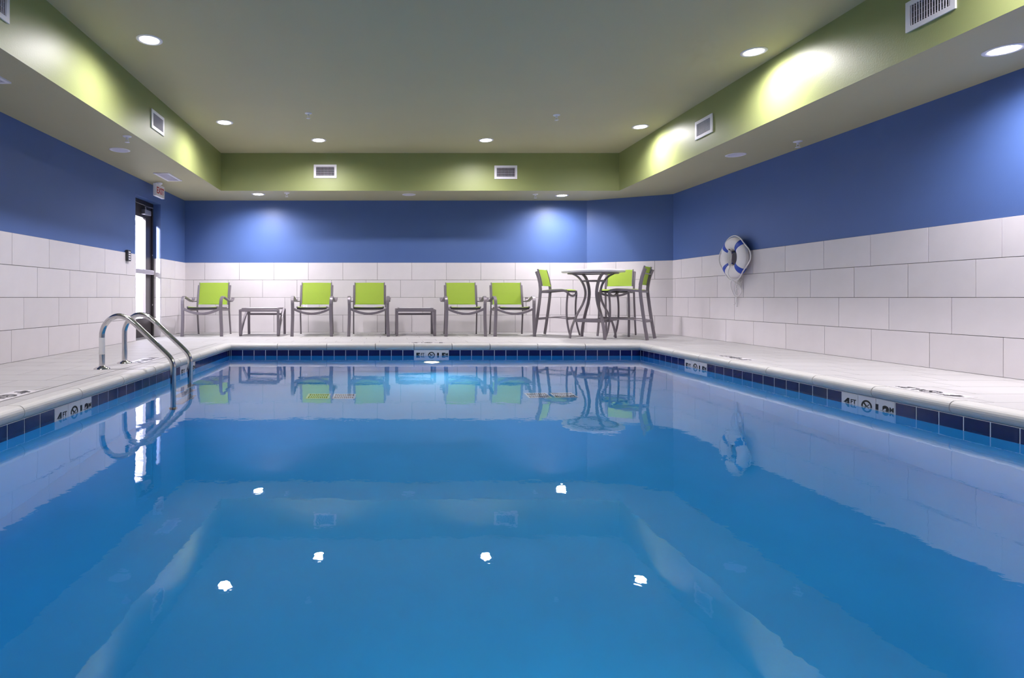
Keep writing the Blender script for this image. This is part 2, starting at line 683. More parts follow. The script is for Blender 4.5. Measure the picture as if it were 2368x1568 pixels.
def coping_stone(a, b, side):
    g = 0.007
    def P(d, s, z):
        if side == 'B': return (s, EB + d, z)
        if side == 'F': return (s, EF - d, z)
        if side == 'L': return (EL - d, s, z)
        return (ER + d, s, z)
    def end(s, corner, sgn):
        # mitred at corners
        return [P(d, s + (sgn * d if corner else 0), z) for d, z in prof]
    return end, g


def build_coping(side, edges, mit):
    n = len(edges) - 1
    for k in range(n):
        a, b = edges[k], edges[k + 1]
        end, g = coping_stone(a, b, side)
        r0 = end(a + g / 2 if not (k == 0) else a + 0.001, k == 0, -1)
        r1 = end(b - g / 2 if not (k == n - 1) else b - 0.001, k == n - 1, 1)
        m_ = MB(); m_.loft([r0, r1], smooth=False)
        ob = m_.build('coping_stone', 'coping', cop)


pxs = [641, 755, 868, 957.5, 1045.4, 1133.6, 1244, 1354]
build_coping('B', [EL] + [(p - VPX) * EB / FPX for p in pxs] + [ER], True)
yl = [EB - 0.63 * k for k in range(0, 12) if EB - 0.63 * k > EF + 0.2]
build_coping('L', [EF] + sorted(yl), True)
build_coping('R', [EF] + sorted(EB - (0.0 if k == 0 else 0.33 + 0.56 * (k - 1)) for k in range(0, 13) if EB - 0.56 * k > EF + 0.5), True)
build_coping('F', [EL] + [EL + 0.63 * k for k in range(1, 9)] + [ER], True)
# flat strip stones behind the left bullnose
y = OF
while y < OB - 0.01:
    y2 = min(y + 0.61, OB)
    m_ = MB(); m_.box(OL, EL - CW - 0.003, y + 0.0015, y2 - 0.0015, -0.01, 0.0)
    m_.build('coping_tile', 'floor_tile', cop)
    y = y2

m_ = MB(); m_.box(OL - 0.011, OL, OF, OB, -0.012, -0.0008)
o = m_.build('expansion_joint', 'black_plastic', cop); o['label'] = 'dark joint line along the left coping'

# waterline band of dark blue tiles
band = struct(thing('waterline_band', 'row of navy tiles along the pool wall at the waterline', None))
mb = MB()
BZ0, BZ1, BT = -0.235, -0.0815, 0.0028
mb.box(PL, PL + 0.002, PF, PB, BZ0, BZ1); mb.box(PR - 0.002, PR, PF, PB, BZ0, BZ1)
mb.box(PL, PR, PB - 0.002, PB, BZ0, BZ1); mb.box(PL, PR, PF, PF + 0.002, BZ0, BZ1)
mb.build('grout_bed', 'band_grout', band)
m_ = MB(); m_.bbox(0, 0.1455, -BT, 0, 0, 0.147, 0.0008)
bt_mesh = m_.mesh('band_tile', 'band_tile')
BP = 0.1524
MARK = {'B': [(958 - VPX) * PB / FPX], 'L': [3.666, 5.90], 'R': [3.878, 6.155], 'F': []}   # start of each 3-tile marker


def band_run(side, s0, s1, markers):
    pos = []
    cuts = sorted(markers)
    # lay outwards from markers so that tiles stay full
    if cuts:
        starts = []
        for k, c in enumerate(cuts):
            s = c - BP
            lo = s0 if k == 0 else cuts[k - 1] + 3 * BP
            while s > lo - (BP if k == 0 else 0.5 * BP):
                starts.append(s); s -= BP
        s = cuts[-1] + 3 * BP
        while s < s1:
            starts.append(s); s += BP
    else:
        starts = [s0 + k * BP for k in range(int((s1 - s0) / BP) + 1)]
    for s in starts:
        a, b = max(s, s0 + 0.004), min(s + BP, s1 - 0.004)
        if b - a < 0.02:
            continue
        if b - a > 0.147:
            me = bt_mesh
        else:
            m2 = MB(); m2.bbox(0, b - a - 0.007, -BT, 0, 0, 0.147, 0.0008)
            me = m2.mesh('band_tile', 'band_tile')
        place_band(me, side, a + 0.0034, band, 'band_tile', (b - a - 0.007))


def place_band(me, side, s, parent, name, L, z=BZ0 + 0.003, dz=0):
    if side == 'B':
        return link(name, me, parent, (s, PB - 0.0015, z), (0, 0, 0))
    if side == 'F':
        return link(name, me, parent, (s + L, PF + 0.0015, z), (0, 0, PI))
    if side == 'L':   # local x -> +y, face to +x : local -y -> +x => rot +90
        return link(name, me, parent, (PL + 0.0015, s, z), (0, 0, PI / 2))
    return link(name, me, parent, (PR - 0.0015, s + L, z), (0, 0, -PI / 2))


for side, s0, s1 in (('B', PL, PR), ('L', PF, PB), ('R', PF, PB), ('F', PL, PR)):
    band_run(side, s0, s1, MARK[side])

# ------------------------------------------------------------------ depth markers
m_ = MB(); m_.bbox(0, 0.150, -BT - 0.001, 0, 0, 0.150, 0.001)
mk_tile = m_.mesh('marker_tile', 'marker_tile')
TXT = {}


def txt(s, size, bold):
    k = (s, size, bold)
    if k not in TXT:
        TXT[k] = text_mesh('numeral', s, size, 'black_ink', bold, 0.0006)
    return TXT[k]


def symbol_mesh():
    """ring with slash over a small diving figure, in local xy, centred"""
    mb = MB()
    r0, r1, n = 0.034, 0.046, 32
    vs, fs = [], []
    for z in (-0.0006, 0.0006):
        for r in (r0, r1):
            vs += [(r * math.cos(2 * PI * k / n), r * math.sin(2 * PI * k / n), z) for k in range(n)]
    for k in range(n):
        k2 = (k + 1) % n
        fs += [(2 * n + k, 3 * n + k, 3 * n + k2, 2 * n + k2), (k, k2, n + k2, n + k), (n + k, n + k2, 3 * n + k2, 3 * n + k), (k, 2 * n + k, 2 * n + k2, k2)]
    mb.add(vs, fs)
    def rot(poly, a, cx, cy):
        return [(cx + x * math.cos(a) - y * math.sin(a), cy + x * math.sin(a) + y * math.cos(a)) for x, y in poly]
    def rect(l, w):
        return [(-l / 2, -w / 2), (l / 2, -w / 2), (l / 2, w / 2), (-l / 2, w / 2)]
    mb.prism(rot(rect(0.076, 0.011), -PI / 4, 0, 0), -0.0006, 0.0006)
    mb.prism(rot(rect(0.040, 0.0055), R(38), 0.006, 0.006), -0.0006, 0.0005)     # body
    mb.prism(rot(rect(0.020, 0.004), R(80), -0.010, -0.016), -0.0006, 0.0005)    # arms
    mb.prism([(-0.014 + 0.006 * math.cos(2 * PI * k / 10), -0.004 + 0.006 * math.sin(2 * PI * k / 10)) for k in range(10)], -0.0006, 0.0005)
    return mb.mesh('no_diving_symbol', 'black_ink')


SYM = symbol_mesh()


def add_texts(root, ft, mt, flat):
    """root local frame: x along reading direction, y up, z out of the face; text centred on 3 tiles of BP"""
    def put(name, me, x, y, sx=1.0):
        xs = [v.co.x for v in me.vertices]; ys = [v.co.y for v in me.vertices]
        o = link(name, me, root, (x - sx * (min(xs) + max(xs)) / 2, y - min(ys), 0.0))
        o.scale = (sx, 1, 1)
        return o
    if flat:
        put('numeral', txt(ft, 0.13, 0.005), 0.058, -0.045)
        put('unit_letters', txt('FT', 0.05, 0.0), 0.122, 0.008)
        o = link('no_diving_symbol', SYM, root, (0.2286, 0.0, 0)); o.scale = (1.25, 1.25, 1)
        put('numeral', txt(mt, 0.115, 0.004), 0.366, -0.042)
        put('unit_letters', txt('M', 0.045, 0.0), 0.437, 0.008)
        return
    put('numeral', txt(ft, 0.086, 0.0055), 0.050, -0.040, 1.3)
    put('unit_letters', txt('FT', 0.046, 0.0012), 0.112, -0.007)
    link('no_diving_symbol', SYM, root, (0.2286, -0.004, 0))
    put('numeral', txt(mt, 0.086, 0.0055), 0.360, -0.040, 1.18)
    put('unit_letters', txt('M', 0.046, 0.0012), 0.432, -0.007)


def wall_marker(side, s, ft, mt, label):
    L = 3 * BP
    if side == 'B':
        loc, rz = (s, PB - 0.0015, BZ0 + 0.0015), 0
    elif side == 'L':
        loc, rz = (PL + 0.0015, s, BZ0 + 0.0015), PI / 2
    else:
        loc, rz = (PR - 0.0015, s + L, BZ0 + 0.0015), -PI / 2
    t = thing('depth_marker', label, 'depth marker', loc, rz, 'depth markers on the pool wall')
    for k in range(3):
        link('marker_tile', mk_tile, t, (k * BP + 0.0012, 0, 0))
    e = bpy.data.objects.new('lettering', None); e.empty_display_size = 0.02
    COL.objects.link(e)
    e.parent = t
    e.location = (0, -BT - 0.0018, 0.0835)
    e.rotation_euler = (PI / 2, 0, 0)
    add_texts(e, ft, mt, False)


wall_marker('B', MARK['B'][0], '5', '1.5', 'white 5 FT 1.5 M depth marker tiles in the far pool wall')
wall_marker('L', MARK['L'][0], '4', '1.2', 'white 4 FT 1.2 M depth marker tiles in the left pool wall')
wall_marker('L', MARK['L'][1], '5', '1.5', 'white 5 FT depth marker tiles behind the ladder rails')
wall_marker('R', MARK['R'][0], '4', '1.2', 'white 4 FT 1.2 M marker tiles, nearer of two in the right pool wall')
wall_marker('R', MARK['R'][1], '5', '1.5', 'white 5 FT 1.5 M marker tiles, farther of two in the right pool wall')


def deck_marker(loc, rz, ft, mt, label):
    t = thing('deck_depth_marker', label, 'depth marker', loc, rz, 'depth markers on the deck')
    for k in range(3):
        m2 = MB(); m2.box(k * BP + 0.001, k * BP + 0.151, -0.076, 0.076, -0.005, 0.0012)
        m2.build('marker_tile', 'marker_tile', t)
    e = bpy.data.objects.new('lettering', None); e.empty_display_size = 0.02
    COL.objects.link(e); e.parent = t; e.location = (0, 0, 0.002)
    add_texts(e, ft, mt, True)


deck_marker((OR_ + 0.085, 3.575, 0), PI / 2, '4', '1.2', 'white 4 FT marker on the right deck nearest the viewer')
deck_marker((OR_ + 0.085, 5.70, 0), PI / 2, '5', '1.5', 'white 5 FT marker on the right deck, the farther one')
deck_marker((OL - 0.095, 3.86, 0), -PI / 2, '4', '1.2', 'white 4 FT marker on the left deck at the picture edge')
deck_marker((OL - 0.095, 5.98, 0), -PI / 2, '5', '1.5', 'white 5 FT marker on the left deck behind the ladder feet')
deck_marker(((1029 - VPX) * 7.93 / FPX, OB + 0.085, 0), PI, '5', '1.5', 'white 5 FT marker on the far deck behind the coping')

# ------------------------------------------------------------------ water
mb = MB()
nx, ny = 2, 2
mb.add([(PL, PF, ZW), (PR, PF, ZW), (PR, PB, ZW), (PL, PB, ZW)], [(0, 1, 2, 3)])
wme = mb.mesh('pool_water', 'water')
if wme.polygons[0].normal.z < 0:
    wme.flip_normals()
water = tag(link('pool_water', wme), 'still clear blue water filling the swimming pool', 'water', kind='stuff')

# ------------------------------------------------------------------ underwater lamp and drains
def pool_light(x, y, rz, label):
    t = thing('pool_light', label, 'pool light', (x, y, -0.90), rz, 'underwater lamps')
    m_ = MB(); m_.lathe([(0.098, -0.004), (0.105, -0.018), (0.125, -0.018), (0.135, -0.002)], 32, axis='y'); m_.build('lamp_rim', 'steel', t)
    m_ = MB(); m_.lathe([(0.001, -0.02), (0.06, -0.017), (0.098, -0.006)], 32, axis='y'); m_.build('lens', 'pool_glow', t)
    ld = bpy.data.lights.new('pool_lamp', 'AREA')
    ld.shape = 'DISK'; ld.size = 0.11; ld.energy = POOL_W; ld.color = (1.0, 0.93, 0.8)
    lo = bpy.data.objects.new('pool_lamp', ld); COL.objects.link(lo)
    lo.parent = t; lo.location = (0, -0.035, 0); lo.rotation_euler = (-PI / 2, 0, 0)


pool_light(0.605, PB, 0, 'round lit underwater lamp in the far pool wall')
pool_light(0.605, PF, PI, 'added underwater lamp in the near pool wall, out of view, brightening the pool')  # extra unseen lamp, added to lift the brightness of the pool


def drain(x, y, label):
    z = ZP0 + (ZP1 - ZP0) * (y - PF) / (PB - PF)
    t = thing('floor_drain', label, 'drain', (x, y, z + 0.004), 0, 'floor drains of the pool')
    t.rotation_euler = (math.atan2(ZP1 - ZP0, PB - PF), 0, 0)
    for k in (-1, 1):
        m2 = MB()
        cx = k * 0.135
        for (x0, x1, y0, y1) in ((-0.12, 0.12, -0.12, -0.10), (-0.12, 0.12, 0.10, 0.12), (-0.12, -0.10, -0.10, 0.10), (0.10, 0.12, -0.10, 0.10), (-0.1, 0.1, -0.01, 0.01)):
            m2.box(cx + x0, cx + x1, y0, y1, 0, 0.012)
        fr = m2.build('grate_frame', 'drain_white', t)
        m2 = MB(); m2.box(cx - 0.1, cx + 0.1, -0.1, 0.1, 0, 0.003); m2.build('sump', 'vent_dark', t)
        b_ = MB(); b_.box(-0.0035, 0.0035, -0.1, 0.1, 0.002, 0.010)
        bm_ = b_.mesh('grate_bar', 'drain_white')
        for j in range(9):
            link('grate_bar', bm_, fr, (cx - 0.08 + j * 0.02, 0, 0))


drain(-0.575, 6.1, 'white square twin floor drain on the left of the pool floor')
drain(1.72, 6.1, 'white square twin floor drain on the right of the pool floor')

# ------------------------------------------------------------------ pool ladder
t = thing('pool_ladder', 'polished steel pool ladder with two hooped rails', 'ladder', (-2.455, 5.25, 0))
KL = 1.04
prof_r = [(0, 0.0), (0, 0.12), (0, 0.27), (0.004, 0.325), (0.028, 0.385), (0.072, 0.432), (0.13, 0.456), (0.19, 0.445), (0.245, 0.412), (0.31, 0.352),
          (0.40, 0.264), (0.49, 0.175), (0.545, 0.118), (0.575, 0.078), (0.59, 0.03), (0.592, -0.03), (0.592, -0.3), (0.592, -0.75), (0.592, -1.12)]
RSP = 0.217
for s in (-1, 1):
    m_ = MB(); m_.tube([(p.x, s * RSP, p.z) for p in spline([(a * KL, 0, b) for a, b in prof_r], 5)], 0.0235, 14)
    r_ = m_.build('rail', 'steel', t)
    m_ = MB(); m_.lathe([(0.0245, 0.026), (0.03, 0.022), (0.055, 0.012), (0.066, 0.003), (0.067, 0.0)], 28, center=(0, s * RSP, 0))
    m_.build('base_flange', 'steel', r_)
    m_ = MB(); m_.lathe([(0.024, -0.02), (0.034, -0.02), (0.034, 0.03), (0.024, 0.03)], 20, center=(0.592 * KL, s * RSP, -1.13)); m_.build('rubber_foot', 'black_plastic', r_)
    if s < 0:
        m_ = MB(); m_.lathe([(0.0239, 0.125), (0.0246, 0.126), (0.0246, 0.268), (0.0239, 0.269)], 20, center=(0, s * RSP, 0))
        o = m_.build('white_tape', 'white_tape', r_); o['label'] = 'white paper tape wrapped round the post'
for k in range(3):
    z = -0.42 - 0.28 * k
    m_ = MB(); m_.bbox(0.59, 0.685, -RSP + 0.02, RSP - 0.02, z - 0.02, z, 0.006); m_.build('tread', 'steel', t)

# ------------------------------------------------------------------ door
d = thing('door_1', 'dark bronze glass exit door with a push bar in the left wall', 'door', (XL - 0.12, DR0, 0))
d['kind'] = 'structure'
DW = DR1 - DR0
XF = -0.105   # frame depth
m_ = MB()
m_.box(XF, 0, 0.0, 0.055, 0, DRH); m_.box(XF, 0, DW - 0.055, DW, 0, DRH); m_.box(XF, 0, 0.055, DW - 0.055, DRH - 0.06, DRH)
m_.box(XF, -0.06, 0.055, 0.075, 0, DRH - 0.06); m_.box(XF, -0.06, DW - 0.075, DW - 0.055, 0, DRH - 0.06)
m_.build('door_frame', 'bronze', d)
m_ = MB(); m_.box(-0.11, 0.01, 0.0, DW, -0.004, 0.012); m_.build('threshold', 'aluminium', d)
lf0, lf1 = 0.062, DW - 0.062
leaf = bpy.data.objects.new('door_leaf', None); COL.objects.link(leaf); leaf.parent = d
ls = 0.20
m_ = MB()
m_.box(-0.055, -0.01, lf0, lf0 + 0.11, 0.015, DRH - 0.065); m_.box(-0.055, -0.01, lf1 - ls, lf1, 0.015, DRH - 0.065)
m_.box(-0.055, -0.01, lf0 + 0.11, lf1 - ls, 0.015, 0.30); m_.box(-0.055, -0.01, lf0 + 0.11, lf1 - ls, 1.83, DRH - 0.065)
leaf_me = m_.mesh('leaf_frame', 'bronze')
lo_ = link('leaf_frame', leaf_me, leaf)
m_ = MB(); m_.box(-0.036, -0.029, lf0 + 0.11, lf1 - ls, 0.30, 1.83); m_.build('pane', 'door_glass', leaf)
m_ = MB(); m_.bbox(0.02, 0.06, lf0 + 0.03, lf1 - 0.05, 0.97, 1.035, 0.006); pb = m_.build('push_bar', 'aluminium', leaf)
m_ = MB(); m_.box(-0.012, 0.021, lf0 + 0.05, lf0 + 0.10, 0.975, 1.03); m_.box(-0.012, 0.021, lf1 - 0.12, lf1 - 0.07, 0.975, 1.03); m_.build('bar_mount', 'aluminium', leaf)
m_ = MB(); m_.bbox(-0.01, 0.055, 0.50, 0.72, 1.87, 1.945, 0.004); cl = m_.build('door_closer', 'aluminium', leaf)
m_ = MB(); m_.tube([(0.02, 0.60, 1.955), (0.05, 0.52, 1.99), (0.045, 0.80, 2.005)], 0.010, 8); m_.build('closer_arm', 'aluminium', leaf)
m_ = MB()
for zz in (0.5, 1.28):
    m_.lathe([(0.001, 0.004), (0.012, 0.003), (0.014, 0.0)], 12, axis='x', center=(0.0, DW - 0.03, zz))
m_.build('frame_bolts', 'aluminium', d)

# ------------------------------------------------------------------ outside the door
m_ = MB(); m_.box(-30, XL - TH - 0.002, -10, 40, -0.3, -0.03)
struct(m_.build('ground_outside', 'concrete'), 'pale paving outside the door')
bl = thing('outbuilding', 'pale lilac sided building seen through the glass door', 'building', (-7.2, 15.5, 0))
m_ = MB(); m_.box(-2.5, 2.5, 0.02, 3.0, -0.03, 5.5); m_.build('wall', 'siding', bl)
sd = MB(); sd.add([(-2.5, 0.02, 0), (2.5, 0.02, 0), (2.5, -0.025, 0), (-2.5, -0.025, 0), (-2.5, 0.02, 0.2), (2.5, 0.02, 0.2), (2.5, 0.012, 0.2), (-2.5, 0.012, 0.2)],
                  [(0, 1, 2, 3), (4, 7, 6, 5), (3, 2, 6, 7), (0, 4, 5, 1), (0, 3, 7, 4), (1, 5, 6, 2)])
sdm = sd.mesh('siding_board', 'siding')
for k in range(26):
    link('siding_board', sdm, bl, (0, 0, k * 0.2 - 0.02))
for z0, z1 in ((0.0, 0.62), (1.52, 2.12)):
    m_ = MB(); m_.box(-2.5, 2.5, -0.06, -0.03, z0, z1); m_.build('trim_board', 'ext_white', bl)
for z0 in (0.65, 2.15):
    for k in range(6):
        x0 = -2.3 + k * 0.8
        m_ = MB(); m_.bar([(x0, -0.08, z0), (x0 + 0.75, -0.08, z0 + 0.85)], (0, 1, 0), 0.04, 0.05); m_.build('brace', 'ext_white', bl)

# ------------------------------------------------------------------ downlights
lens_prof = [(0.001, 0.004), (0.05, 0.005), (0.078, 0.008)]
m_ = MB(); m_.lathe([(0.080, 0.006), (0.083, -0.004), (0.10, -0.007), (0.112, -0.003), (0.113, 0.0), (0.08, 0.0)], 36, closed=True); TRIM = m_.mesh('trim_ring', 'white_metal')
m_ = MB(); m_.disc((0, 0, -0.0035), 0.082, flip=True); LENS = m_.mesh('lens', 'lamp_glow')
m_ = MB(); m_.lathe([(0.001, -0.0012), (0.04, -0.0012), (0.05, -0.002), (0.078, -0.0045), (0.083, -0.005)], 32); CONE = m_.mesh('reflector', 'downlight_cone')


def downlight(x, y, z, lit, label, grp, k=1.0):
    t = thing('downlight', label, 'ceiling light', (x, y, z), 0, grp)
    link('trim_ring', TRIM, t)
    if lit:
        link('lens', LENS, t)
        ld = bpy.data.lights.new('downlight_lamp', 'SPOT')
        ld.energy = SPOT_W * 4 * k; ld.spot_size = R(170); ld.spot_blend = 1.0; ld.shadow_soft_size = 0.07
        ld.color = LAMP_COL
        lo = bpy.data.objects.new('downlight_lamp', ld); COL.objects.link(lo)
        lo.parent = t; lo.location = (0, 0, -0.012)
    else:
        link('reflector', CONE, t)


G1, G2 = 'downlights in the raised ceiling', 'downlights in the soffit'
for (x, y, lab) in ((-2.13, 5.24, 'lit round downlight at the left of the raised ceiling, nearest the viewer'),
                    (-2.14, 7.71, 'lit round downlight by the far left corner of the raised ceiling'),
                    (-0.994, 8.58, 'lit round downlight over the left vent of the far green bulkhead'),
                    (1.471, 8.58, 'lit round downlight over the right vent of the far green bulkhead'),
                    (3.45, 7.905, 'lit round downlight by the far right corner of the raised ceiling'),
                    (3.47, 5.497, 'lit round downlight at the right of the raised ceiling, nearest the viewer'),
                    (-2.13, 2.8, 'added lit downlight out of view above on the left, brightening the room'),  # from here on: unseen downlights added along the same rows for room brightness
                    (3.47, 3.1, 'added lit downlight out of view above on the right, brightening the room'),
                    (-2.13, 0.4, 'added lit downlight out of view behind on the left, brightening the room'),
                    (3.47, 0.7, 'added lit downlight out of view behind on the right, brightening the room')):
    downlight(x, y, ZC, True, lab, G1)
for (x, y, lit, lab) in ((-2.12, 9.66, True, 'lit soffit downlight above the far left chairs'),
                         (0.38, 9.70, False, 'unlit soffit downlight in the middle of the far soffit'),
                         (2.95, 9.78, True, 'lit soffit downlight above the bar table corner'),
                         (-3.096, 6.77, False, 'unlit soffit downlight on the left, before the exit sign'),
                         (4.20, 7.00, False, 'unlit soffit downlight on the right above the life ring'),
                         (4.275, 4.03, True, 'lit soffit downlight on the right at the picture edge')):
    downlight(x, y, ZS, lit, lab, G2, 1.1)

# ------------------------------------------------------------------ sprinklers
m_ = MB(); m_.lathe([(0.045, 0.0), (0.043, -0.006), (0.02, -0.010), (0.014, -0.012)], 24); ESC = m_.mesh('escutcheon', 'white_metal')
m_ = MB(); m_.lathe([(0.014, -0.01), (0.013, -0.03), (0.009, -0.034), (0.001, -0.034)], 16)
for s in (-1, 1):
    m_.bar([(s * 0.012, 0, -0.03), (s * 0.016, 0, -0.045), (s * 0.006, 0, -0.062)], (0, 1, 0), 0.006, 0.004)
SPB = m_.mesh('frame', 'white_metal')
m_ = MB(); m_.lathe([(0.001, -0.062), (0.026, -0.063), (0.026, -0.066), (0.001, -0.067)], 20); SPD = m_.mesh('deflector', 'white_metal')
for (px, py, zc, lab) in ((713, 265, ZC, 'white sprinkler head on the raised ceiling, left one'), (1287, 269, ZC, 'white sprinkler head on the raised ceiling, right one'),
                          (294, 318, ZS, 'white sprinkler head on the left soffit'), (1845, 330, ZS, 'white sprinkler head on the right soffit'),
                          (663, 449, ZS, 'white sprinkler head on the far soffit, left one'), (1238, 452, ZS, 'white sprinkler head on the far soffit, right one')):
    y = (zc - CAMZ) * FPX / (VPY - py + 3)
    x = (px - VPX) * y / FPX
    t = thing('sprinkler', lab, 'sprinkler', (x, y, zc), 0, 'sprinkler heads')
    link('escutcheon', ESC, t); link('frame', SPB, t); link('deflector', SPD, t)

# ------------------------------------------------------------------ vents
VW, VH = 0.365, 0.215


def make_vent_meshes():
    a = MB()
    fw = 0.035
    for (x0, x1, z0, z1) in ((-VW / 2, VW / 2, -VH / 2, -VH / 2 + fw), (-VW / 2, VW / 2, VH / 2 - fw, VH / 2), (-VW / 2, -VW / 2 + fw, -VH / 2 + fw, VH / 2 - fw), (VW / 2 - fw, VW / 2, -VH / 2 + fw, VH / 2 - fw)):
        a.box(x0, x1, -0.012, 0, z0, z1)
    b = MB(); b.box(-VW / 2 + fw, VW / 2 - fw, -0.002, 0, -VH / 2 + fw, VH / 2 - fw)
    c = MB(); c.bar([(0, -0.007, -VH / 2 + fw), (0, -0.007, VH / 2 - fw)], (0.12, 0.99, 0), 0.008, 0.0045)
    e = MB(); e.bar([(-VW / 2 + fw, -0.004, 0), (VW / 2 - fw, -0.004, 0)], (0, 1, 0), 0.003, 0.0016)
    return a.mesh('vent_frame', 'white_metal'), b.mesh('vent_back', 'vent_dark'), c.mesh('louvre', 'louvre_metal'), e.mesh('cross_bar', 'louvre_metal')


VM = make_vent_meshes()


def vent(loc, rz, label, rot=None):
    t = thing('air_vent', label, 'vent', loc, rz, 'air vents on the green bulkheads')
    link('vent_frame', VM[0], t); link('vent_back', VM[1], t)
    for k in range(15):
        link('louvre', VM[2], t, (-VW / 2 + 0.035 + (k + 0.5) * (VW - 0.07) / 15, 0, 0))
    for k in range(4):
        link('cross_bar', VM[3], t, (0, 0, -0.058 + k * 0.039))
    return t


ZV = 2.64
vent((-0.978, BB, ZV), 0, 'white louvred vent on the far green bulkhead, left one')
vent((1.919, BB, ZV - 0.015), 0, 'white louvred vent on the far green bulkhead, right one')
vent((BL, 6.745, ZV), PI / 2, 'white louvred vent on the left green bulkhead, in full view')
vent((BL, 3.90, ZV), PI / 2, 'white louvred vent on the left green bulkhead, cut by the picture corner')
vent((BR, 6.85, ZV - 0.02), -PI / 2, 'white louvred vent on the right green bulkhead, smaller and farther one')
vent((BR, 4.0, ZV - 0.02), -PI / 2, 'white louvred vent on the right green bulkhead, larger and nearer one')


def soffit_vent(x0, x1, y0, y1, label):
    t = thing('soffit_vent', label, 'vent', ((x0 + x1) / 2, (y0 + y1) / 2, ZS), 0, 'flat return vents in the left soffit')
    w, l, f = (x1 - x0) / 2, (y1 - y0) / 2, 0.03
    m2 = MB()
    for (a, b, c, d_) in ((-w, w, -l, -l + f), (-w, w, l - f, l), (-w, -w + f, -l + f, l - f), (w - f, w, -l + f, l - f)):
        m2.box(a, b, c, d_, -0.012, 0)
    m2.build('vent_frame', 'white_metal', t)
    m2 = MB(); m2.box(-w + f, w - f, -l + f, l - f, -0.003, 0); m2.build('vent_back', 'louvre_metal', t)
    s_ = MB(); s_.box(-0.004, 0.004, -l + f, l - f, -0.009, -0.003)
    sm_ = s_.mesh('louvre', 'louvre_metal')
    n = int((2 * w - 2 * f) / 0.018)
    for k in range(n):
        link('louvre', sm_, t, (-w + f + (k + 0.5) * (2 * w - 2 * f) / n, 0, 0))


soffit_vent(-3.20, -2.985, 8.0, 8.53, 'flat white vent in the left soffit beside the exit sign')
soffit_vent(-3.20, -2.985, 4.1, 4.64, 'flat white vent in the left soffit at the picture edge')

# ------------------------------------------------------------------ exit sign, keypad, outlets
t = thing('exit_sign', 'white box exit sign with red letters hung above the door', 'exit sign', (-3.40, 8.55, 2.115))
m_ = MB(); m_.box(-0.02, 0.02, 0, 0.33, 0, 0.18); m_.build('sign_box', 'white_metal', t)
m_ = MB(); m_.box(0.02, 0.0225, 0.01, 0.32, 0.01, 0.17); m_.build('face_plate', 'ring_white', t)
m_ = MB(); m_.lathe([(0.05, 0.216), (0.05, 0.20), (0.02, 0.18), (0.001, 0.18)], 20, center=(0, 0.165, -0.001)); m_.build('canopy', 'white_metal', t)
em = text_mesh('lettering', 'EXIT', 0.135, 'exit_red', 0.003, 0.0008)
xs = [v.co.x for v in em.vertices]
sc_ = 0.27 / (max(xs) - min(xs))
o = link('lettering', em, t, (0.0236, 0.03 - min(xs) * sc_, 0.045), (PI / 2, 0, PI / 2))
o.scale = (sc_, sc_, 1)
o['label'] = 'red EXIT lettering'

t = thing('alarm_box', 'small dark wall box with pale marks left of the door', 'alarm box', (XL + TT, 7.93, 1.115))
m_ = MB(); m_.bbox(0, 0.035, 0, 0.10, 0, 0.15, 0.003); m_.build('housing', 'black_plastic', t)
for k in range(4):
    m_ = MB(); m_.box(0.035, 0.0365, 0.025, 0.08, 0.018 + k * 0.032, 0.034 + k * 0.032); m_.build('key', 'white_metal', t)


def outlet(px, py, label):
    x = (px - VPX) * YB / FPX; z = CAMZ - (py - VPY) * YB / FPX
    t = thing('wall_outlet', label, 'outlet', (x, YB - TT, z), 0, 'outlets on the far wall')
    m2 = MB(); m2.bbox(-0.038, 0.038, -0.006, 0, -0.06, 0.06, 0.002); m2.build('cover_plate', 'white_metal', t)
    for k in (-1, 1):
        m2 = MB(); m2.bbox(-0.017, 0.017, -0.009, -0.006, k * 0.024 - 0.014, k * 0.024 + 0.014, 0.001); sk = m2.build('socket', 'ring_white', t)
        m2 = MB(); m2.box(-0.008, -0.005, -0.0095, -0.009, k * 0.024 - 0.005, k * 0.024 + 0.006); m2.box(0.005, 0.008, -0.0095, -0.009, k * 0.024 - 0.005, k * 0.024 + 0.006); m2.build('slots', 'black_plastic', sk)


outlet(706, 707, 'white wall outlet behind the second chair from the left')
outlet(1135, 712, 'white wall outlet between the two right-hand armchairs')

# ------------------------------------------------------------------ life ring
t = thing('life_ring', 'white life ring with blue bands hung on the right wall', 'life ring', (XR - TT, 7.80, 1.15))
RX = -0.085
prof = []
for k in range(20):
    a = 2 * PI * k / 20
    prof.append((0.187 + 0.088 * math.cos(a), 0.058 * math.sin(a) + RX))
m_ = MB(); m_.lathe(prof, 48, axis='x', closed=True); m_.build('ring_body', 'ring_white', t)
for q_ in (45, 135, 225, 315):
    rings = []
    for j in range(5):
        a = R(q_ - 9 + 18 * j / 4)
        rings.append([Vector((RX + 0.0605 * math.sin(2 * PI * k / 20), (0.187 + 0.0905 * math.cos(2 * PI * k / 20)) * math.cos(a), (0.187 + 0.0905 * math.cos(2 * PI * k / 20)) * math.sin(a))) for k in range(20)])
    m_ = MB(); m_.loft(rings); m_.build('band', 'ring_blue', t)
pts = []
for k in range(48):
    a = 2 * PI * k / 48 + PI / 4
    f = abs(math.sin(2 * (a - PI / 4)))
    rr = 0.281 + 0.01 * f
    dy, dz = 0, 0
    ang = (math.degrees(a) % 360)
    if 135 < ang < 225:
        rr += 0.075 * f ** 3
    if ang < 45 or ang > 315:
        rr += 0.05 * f ** 3
    if 225 < ang < 315:
        rr += 0.02 * f
    pts.append((RX - 0.01, rr * math.cos(a), rr * math.sin(a)))
m_ = MB(); m_.tube(pts, 0.008, 8, closed=True); m_.build('grab_rope', 'rope_white', t)
